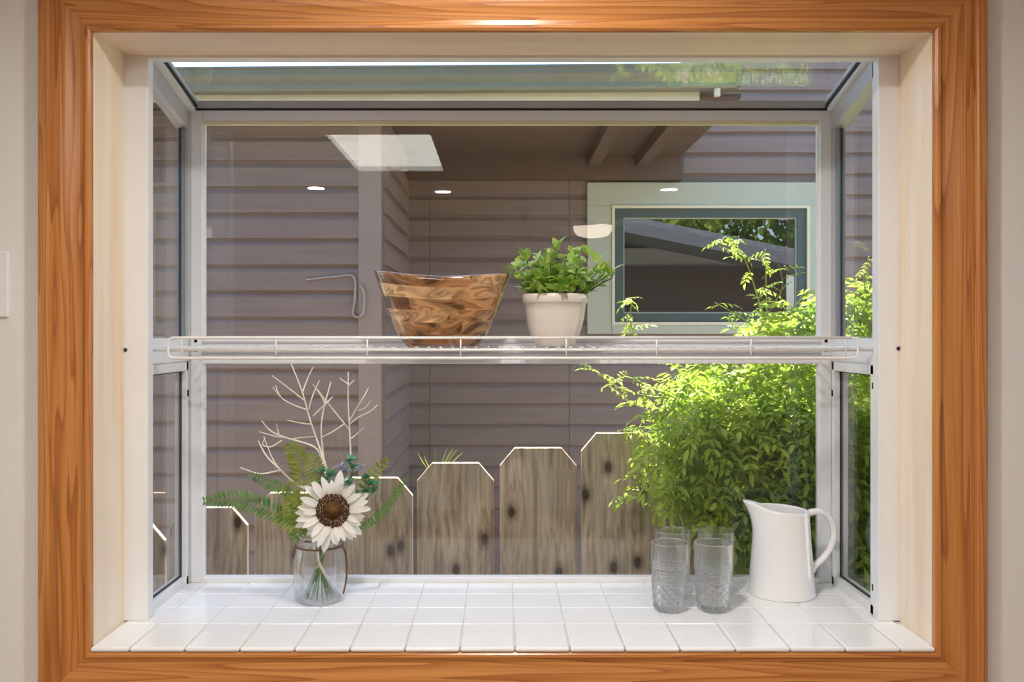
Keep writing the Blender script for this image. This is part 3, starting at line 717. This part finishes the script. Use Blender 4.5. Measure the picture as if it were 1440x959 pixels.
# ------------------------------------------------------------------ pressed-glass tumblers
n = 110; HG = 0.149
def gl_r(t): return 0.0335 + (0.0418 - 0.0335) * min(1, t / 0.72) ** 0.8
orings = []
NZ = 84
for j in range(NZ + 1):
    t = j / NZ; z = HG * t; ring = []
    for k in range(n):
        a = 2 * PI * k / n; r = gl_r(t)
        if 0.03 < t < 0.42: r += 0.0042 * abs(math.sin(6 * a + t * 26)) * abs(math.sin(6 * a - t * 26)) - 0.0016
        elif 0.44 < t < 0.64: r += 0.0010 * math.sin(16 * a + t * 80) * math.sin(16 * a - t * 80)
        elif 0.65 < t < 0.75: r += 0.0014 * max(0, math.sin(22 * a)) * abs(math.sin((t - .65) * 2 * PI / 0.1))
        if abs(t - 0.43) < 0.012 or abs(t - 0.645) < 0.01: r += 0.0008
        if t < 0.03: r -= 0.0012 * (1 - t / 0.03)
        ring.append((r * math.cos(a), r * math.sin(a), z))
    orings.append(ring)
irings = []
for j in range(24, -1, -1):
    t = 0.10 + 0.90 * j / 24; r = gl_r(t) - 0.0042
    irings.append([(r * math.cos(2 * PI * k / n), r * math.sin(2 * PI * k / n), HG * t) for k in range(n)])
top = [[((gl_r(1) - 0.0016) * math.cos(2 * PI * k / n), (gl_r(1) - 0.0016) * math.sin(2 * PI * k / n), HG + 0.001) for k in range(n)]]
gme = MB().rings(orings + top + irings, True, True, True).mesh('tumbler', 'cut', False)
gl_lab = ['pressed-glass tumbler next to the pitcher, set forward on the sill', 'pressed-glass tumbler next to the pitcher, set back against the glass',
          'pressed-glass tumbler farther from the pitcher, set forward on the sill', 'pressed-glass tumbler farther from the pitcher, set back against the glass']
for (px, d), lab in zip(((1003, 1.978), (1006.5, 2.097), (942, 1.978), (946, 2.097)), gl_lab):
    o = ob('tumbler', gme); o.location = ((px - VX) / F * d, d, 1.0004); tag(o, lab, 'glass', 'cut glass tumblers on the sill'); o.rotation_euler = (0, 0, U(0, 1))

# ------------------------------------------------------------------ vase and bouquet
vd = 2.045; vx = (449.5 - VX) / F * vd
vase = thing('glass_vase', 'clear glass jar vase with a cord handle on the tiled sill', 'vase', (vx, vd, 1.0004))
vp = [(0.047, 0.0), (0.053, 0.003), (0.0565, 0.010), (0.0595, 0.045), (0.0600, 0.075), (0.0585, 0.100), (0.054, 0.118), (0.0515, 0.124), (0.0515, 0.130), (0.0530, 0.133), (0.0530, 0.150), (0.0520, 0.152),
      (0.0495, 0.152), (0.0490, 0.130), (0.0490, 0.124), (0.0515, 0.116), (0.0555, 0.100), (0.0570, 0.075), (0.0565, 0.045), (0.0535, 0.012), (0.045, 0.007)]
vb = MB(); vb.rings([[(r * math.cos(2 * PI * k / 56), r * math.sin(2 * PI * k / 56), z) for k in range(56)] for r, z in vp], True, True, True); vb.build('jar', 'glass', vase, True)
rgp = [(0.0530 * math.cos(2 * PI * k / 40), 0.0530 * math.sin(2 * PI * k / 40), 0.1275) for k in range(41)]
MB().tube(rgp, 0.0022, 6).build('cord_ring', 'rope', vase, True)
MB().tube(bez([(0.053, -0.006, 0.128), (0.0615, -0.012, 0.110), (0.0645, -0.015, 0.075), (0.063, -0.018, 0.045), (0.058, -0.022, 0.022)], 6), 0.0022, 6).build('cord_handle', 'rope', vase, True)
MB().tube(bez([(-0.053, -0.006, 0.128), (-0.060, 0.010, 0.118), (-0.0625, 0.02, 0.105)], 6), 0.0022, 6).build('cord_handle', 'rope', vase, True)

VB = Vector((vx, vd, 1.0))
def cpt(cx, cy, d): return P(280 + cx / 2.5906, 500 + cy / 2.5906, d)
def stem_in(top, foot_dx, foot_dy):
    # a stem from the jar floor through the neck to `top`
    f = VB + Vector((foot_dx, foot_dy, 0.010)); nk = VB + Vector((-foot_dx * 0.25 + 0.002, -foot_dy * 0.25, 0.115))
    return bez([f, nk, Vector(top)], 6)
# sunflower
fc = P(467.5, 718, 1.965)
sf = thing('sunflower', 'large white silk sunflower with dark brown centre in the jar', 'flower', tuple(fc))
look = (Vector((0, 0, ZC)) - fc).normalized(); look = (look + Vector((0.10, 0, 0.05))).normalized()
Q = look.to_track_quat('Z', 'Y').to_matrix().to_4x4()
def petal_mesh(L, W):
    mb = MB(); rws = []
    for t, w in ((0, .35), (.2, .7), (.45, .98), (.7, .95), (.88, .6), (1, .06)):
        z = 0.16 * L * math.sin(t * 2.2) - 0.10 * L * t * t
        rws.append([(t * L, s * W / 2 * w, z + 0.10 * W * abs(s) * w) for s in (-1, -.5, 0, .5, 1)])
    mb.rings(rws, False); return mb.mesh('petal', 'petal', True)
pms = [petal_mesh(0.056, 0.0165), petal_mesh(0.060, 0.018), petal_mesh(0.047, 0.0155)]
for lay, (cn, el) in enumerate(((18, -0.12), (18, 0.14), (14, 0.40))):
    for k in range(cn):
        a = 2 * PI * (k + 0.5 * lay) / cn + U(-.08, .08)
        o = ob('petal', pms[(k + lay) % 3], sf); sc_ = U(0.88, 1.08) * (1.0 - 0.06 * lay)
        o.matrix_local = Q @ Matrix.Rotation(a, 4, 'Z') @ Matrix.Translation((0.027, 0, -0.004 + 0.002 * lay)) @ Matrix.Rotation(-el + U(-.1, .1), 4, 'Y') @ Matrix.Rotation(U(-.3, .3), 4, 'X') @ Matrix.Scale(sc_, 4)
dm = MB(); dm.lathe([(0.034, -0.006), (0.0385, 0.002), (0.036, 0.009), (0.028, 0.012), (0.020, 0.009)], 36); o = dm.build('disc', 'disc', sf, True); o.matrix_local = Q
dm = MB(); dm.lathe([(0.021, 0.009), (0.014, 0.0065), (0.006, 0.005)], 24); dm.f.append(tuple(len(dm.v) - 24 + k for k in range(24))); o = dm.build('disc_middle', 'discmid', sf, True); o.matrix_local = Q
sd = MB()
for k in range(230):
    a, r = U(0, 2 * PI), U(0.021, 0.0385); z = 0.012 - 0.5 * abs(r - 0.0285)
    sd.tube([(r * math.cos(a), r * math.sin(a), z), (r * 1.02 * math.cos(a), r * 1.02 * math.sin(a), z + 0.0028)], 0.0007, 4)
o = sd.build('seeds', 'seed', sf); o.matrix_local = Q; o['kind'] = 'stuff'
MB().tube([p - fc for p in stem_in(fc - look * 0.008, 0.030, 0.012)], 0.0028, 8).build('stem', 'stem', sf, True)
# fern fronds
def frond(label, pts, wid, mat, foot, d0=2.0, dens=0.0065, name='fern_frond'):
    pts = bez([cpt(x, y, d) for x, y, d in pts], 8); base = pts[0]
    th = thing(name, label, 'fern', tuple(base), 'fern fronds in the jar')
    st = stem_in(base, *foot); MB().tube([p - base for p in st], 0.0016, 6).build('stem', 'stem', th, True)
    MB().tube([p - base for p in pts], 0.0013, 5, 0.0005).build('rachis', 'stem', th, True)
    acc = 0; tot = sum((pts[i + 1] - pts[i]).length for i in range(len(pts) - 1)); run = 0; blade = MB()
    for i in range(len(pts) - 1):
        seg = pts[i + 1] - pts[i]; run += seg.length; acc += seg.length
        while acc > dens:
            acc -= dens; t = min(1, run / tot); Lw = wid * (math.sin(PI * (0.12 + 0.80 * t)) ** 0.8) + 0.003
            tv = seg.normalized(); view = Vector((0, -1, 0.1)).normalized(); side = tv.cross(view).normalized()
            for s in (-1, 1):
                dr = (side * s + tv * 0.45 + Vector((0, U(-.25, .25), 0))).normalized(); up = dr.cross(tv).normalized()
                yv = up.cross(dr)
                mt = Matrix((dr, yv, up)).transposed().to_4x4(); mt.translation = pts[i] - base + tv * acc
                add_leaf(blade, Lw, dens * 0.80, mt, 0.2, 0.12)
    blade.build('blade', mat, th); return th
frond('long green fern frond arching out sideways over the vase end of the sill', [(385, 620, 2.0), (310, 585, 1.99), (215, 545, 1.98), (120, 522, 1.98), (20, 530, 1.98)], 0.026, 'fern', (-0.02, 0.02))
frond('pale fern frond lying behind the long arching frond', [(370, 560, 2.06), (310, 490, 2.07), (250, 465, 2.07), (185, 432, 2.07)], 0.016, 'fern', (-0.03, 0.0), dens=0.0048)
frond('broad olive fern frond standing upright behind the sunflower', [(390, 590, 2.02), (385, 500, 2.02), (372, 400, 2.02), (325, 318, 2.02)], 0.033, 'fern_y', (0.01, 0.03), dens=0.0080)
frond('olive fern frond leaning out between the upright and the arching fronds', [(410, 620, 1.985), (370, 560, 1.98), (335, 500, 1.98), (310, 470, 1.98)], 0.026, 'fern_y', (0.02, 0.0), dens=0.0075)
frond('olive fern frond hanging below the arching frond', [(420, 610, 1.98), (370, 615, 1.97), (320, 605, 1.965), (270, 575, 1.965)], 0.022, 'fern_y', (0.01, -0.02), dens=0.0075)
frond('olive fern frond drooping in front of the jar neck', [(430, 600, 1.975), (370, 590, 1.965), (340, 560, 1.965), (320, 520, 1.97)], 0.026, 'fern_y', (0.0, -0.03), dens=0.0075)
frond('short green fern frond drooping low beside the jar neck', [(420, 570, 1.99), (380, 610, 1.98), (360, 640, 1.975), (340, 672, 1.97)], 0.022, 'fern', (0.015, 0.01), dens=0.0075)
frond('narrow green fern frond reaching out past the sunflower petals', [(560, 630, 2.0), (620, 610, 2.0), (690, 545, 2.0), (750, 450, 2.0)], 0.010, 'fern', (-0.035, 0.015), dens=0.005)
frond('olive pointed fern tip rising beside the blue-green sprig', [(570, 560, 2.02), (600, 480, 2.02), (640, 425, 2.02), (690, 375, 2.02)], 0.016, 'fern_y', (-0.01, -0.02), dens=0.010)
frond('small green fern curl rising beside the bare twigs', [(440, 480, 2.04), (440, 420, 2.04), (430, 380, 2.04), (405, 358, 2.04)], 0.010, 'fern_y', (0.02, 0.02), dens=0.006)
# blue-green sprigs
def sprig(label, tops, foot, mat='eucal', size=0.025, cat='sprig'):
    base = cpt(*tops[0]); th = thing('leaf_sprig', label, cat, tuple(base))
    MB().tube([p - base for p in stem_in(base, *foot)], 0.0016, 6).build('stem', 'stem', th, True)
    lmx = MB(); add_leaf(lmx, size, size * 0.72, Matrix.Identity(4), 0.25, 0.1); me = lmx.mesh('leaf', mat, True)
    for tp in tops:
        c = cpt(*tp)
        if (c - base).length > 0.001: MB().tube([Vector((0, 0, 0)), (c - base)], 0.0012, 5).build('stem', 'stem', th)
        for k in range(7):
            o = ob('leaf', me, th); o.matrix_local = Matrix.Translation(c - base) @ rotm(2 * PI * k / 7 + U(-.3, .3), U(0.0, 1.0), U(-.3, .3)) @ Matrix.Scale(U(.8, 1.15), 4)
sprig('blue-green rosette sprig standing above the sunflower', [(550, 500, 2.01), (560, 410, 2.01), (552, 385, 2.0), (545, 470, 1.99)], (-0.015, 0.025))
sprig('dense green sprig beside the sunflower petals', [(590, 540, 2.0), (600, 500, 2.0), (620, 470, 2.0), (640, 465, 2.0), (610, 450, 2.0), (630, 500, 2.0)], (-0.025, -0.01), size=0.019)
sprig('pale green rosette sprig between sunflower and upright fern', [(460, 460, 2.03), (445, 425, 2.03), (475, 440, 2.03)], (0.02, -0.02), size=0.020)
sprig('lavender-grey feathery sprig behind the rosettes', [(525, 470, 2.06), (515, 410, 2.06), (580, 420, 2.06), (525, 430, 2.06)], (-0.02, 0.03), 'grey_leaf', 0.026)
# bare twigs
def twig(label, d, main, sides, foot):
    base = cpt(main[0][0], main[0][1], d)
    th = thing('bare_twig', label, 'twig', tuple(base), 'bare twigs in the jar')
    MB().tube([p - base for p in stem_in(base, *foot)], 0.0013, 6).build('stem', 'twig', th, True)
    mp_ = bez([cpt(x, y, d + 0.01 * math.sin(i * 2)) for i, (x, y) in enumerate(main)], 5)
    MB().tube([p - base for p in mp_], 0.0026, 6, 0.0014).build('branch', 'twig', th, True)
    for s in sides:
        sp = bez([cpt(x, y, d + 0.012 * math.sin(i * 1.7 + s[0][0])) for i, (x, y) in enumerate(s)], 5)
        MB().tube([p - base for p in sp], 0.0020, 5, 0.0010).build('twig', 'twig', th, True)
twig('tallest cream twig of the bouquet, forking many times', 2.07, [(465, 410), (430, 310), (400, 220), (375, 130), (335, 28)],
     [[(376, 135), (395, 85), (415, 42)], [(384, 164), (325, 118), (265, 72)], [(394, 198), (340, 178), (298, 152), (268, 115)], [(400, 195), (412, 150), (438, 90)], [(409, 250), (370, 246), (322, 235)], [(298, 152), (285, 130), (278, 108)]], (0.02, 0.03))
twig('low cream twig spreading over the arching fern', 2.08, [(420, 500), (350, 465), (290, 410), (245, 365), (215, 310)],
     [[(290, 410), (265, 370), (235, 295)], [(295, 418), (220, 430), (150, 408)]], (0.03, 0.02))
twig('cream twig with a level forked spray beside the tallest twig', 2.085, [(470, 470), (450, 390), (420, 333), (320, 300), (262, 275), (228, 238)],
     [[(320, 300), (270, 292), (218, 277)], [(290, 288), (286, 268), (283, 248)], [(340, 303), (380, 298), (418, 295)], [(300, 310), (262, 332), (232, 325), (240, 298)]], (0.035, 0.01))
twig('slender cream twig crossing between the tall twigs', 2.09, [(460, 420), (450, 340), (445, 260), (455, 190), (480, 95)],
     [[(456, 185), (472, 165), (488, 150)], [(415, 220), (440, 195), (485, 150)], [(460, 175), (440, 140), (414, 104)]], (0.01, 0.035))
twig('cream twig branching beside the corner board, rising from the rosettes', 2.075, [(545, 470), (552, 370), (548, 270), (543, 160), (543, 60)],
     [[(545, 105), (530, 95), (512, 82)], [(545, 108), (556, 98), (566, 88)], [(548, 240), (575, 190), (600, 150), (617, 118)], [(550, 248), (580, 225), (620, 205), (652, 178)], [(580, 200), (605, 190), (626, 162)], [(553, 302), (575, 285), (597, 264)], [(548, 270), (475, 180), (430, 122)], [(530, 248), (490, 275), (442, 300)]], (-0.03, 0.02))

# ------------------------------------------------------------------ switch, room lamps
sw = thing('light_switch', 'white rocker light switch on the wall beside the casing', 'switch', ((-30 - VX) / F * 1.75, WY, ZC + (VY - 400) / F * 1.75))
MB().box(-0.059, 0.0585, -0.006, 0.0, -0.065, 0.065).build('plate', 'white', sw, bevel=0.003)
for x in (-0.023, 0.023): MB().box(x - 0.0165, x + 0.0165, -0.010, -0.005, -0.033, 0.033).build('rocker', 'white', sw, bevel=0.002)
skl = thing('skylight', 'rectangular ceiling skylight mirrored in the upper glass', 'skylight', (0, 0, 2.45), kind='structure')
MB().box(SX0, SX1, SY0, SY1, 0.02, 0.03).build('diffuser', 'skylight', skl)
frame_ = MB(); frame_.box(SX0, SX0 + .012, SY0, SY1, -0.004, 0.02); frame_.box(SX1 - .012, SX1, SY0, SY1, -0.004, 0.02); frame_.box(SX0, SX1, SY0, SY0 + .012, -0.004, 0.02); frame_.box(SX0, SX1, SY1 - .012, SY1, -0.004, 0.02)
frame_.build('frame', 'white', skl)
for x, y, w in ((-1.07, -0.73, 'skylight'), (-0.345, -0.86, 'ceiling fan'), (0.98, -0.78, 'dome lamp'), (0.02, 1.18, 'garden window')):
    dl = thing('recessed_light', 'round recessed ceiling downlight next to the ' + w, 'ceiling light', (x, y, 2.45), 'recessed downlights')
    MB().lathe([(0.048, 0), (0.075, 0), (0.075, -0.004), (0.070, -0.006), (0.048, -0.004)], 32, False).build('trim_ring', 'white', dl, True)
    b = MB(); b.lathe([(0.049, -0.001), (0.03, -0.002), (0.004, -0.002)], 32, False); b.f.append(tuple(len(b.v) - 32 + k for k in range(32))); b.build('lens', 'down', dl)
dome = thing('dome_lamp', 'frosted dome ceiling lamp mirrored beside the far window', 'ceiling light', (0.70, -2.40, 2.45))
MB().lathe([(0.155, 0.0), (0.16, -0.01), (0.16, -0.02), (0.15, -0.022)], 40, False).build('rim', 'white', dome, True)
b = MB(); b.lathe([(0.15, -0.02), (0.146, -0.06), (0.12, -0.092), (0.07, -0.108), (0.008, -0.112)], 40, False); b.f.append(tuple(len(b.v) - 40 + k for k in range(40))); b.build('shade', 'dome', dome, True)
fan = thing('ceiling_fan', 'dark-bladed ceiling fan mirrored dimly in the upper glass', 'fan', (0.15, -1.55, 2.45))
MB().lathe([(0.05, 0), (0.06, -0.03), (0.02, -0.05), (0.02, -0.09), (0.09, -0.10), (0.10, -0.16), (0.06, -0.19), (0.01, -0.195)], 28, False).build('motor', 'fan', fan, True)
for k in range(4):
    bl = MB().box(0.09, 0.52, -0.06, 0.06, -0.132, -0.124).build('blade', 'fan', fan, bevel=0.002); bl.rotation_euler = (0.12, 0, k * PI / 2 + 0.5)
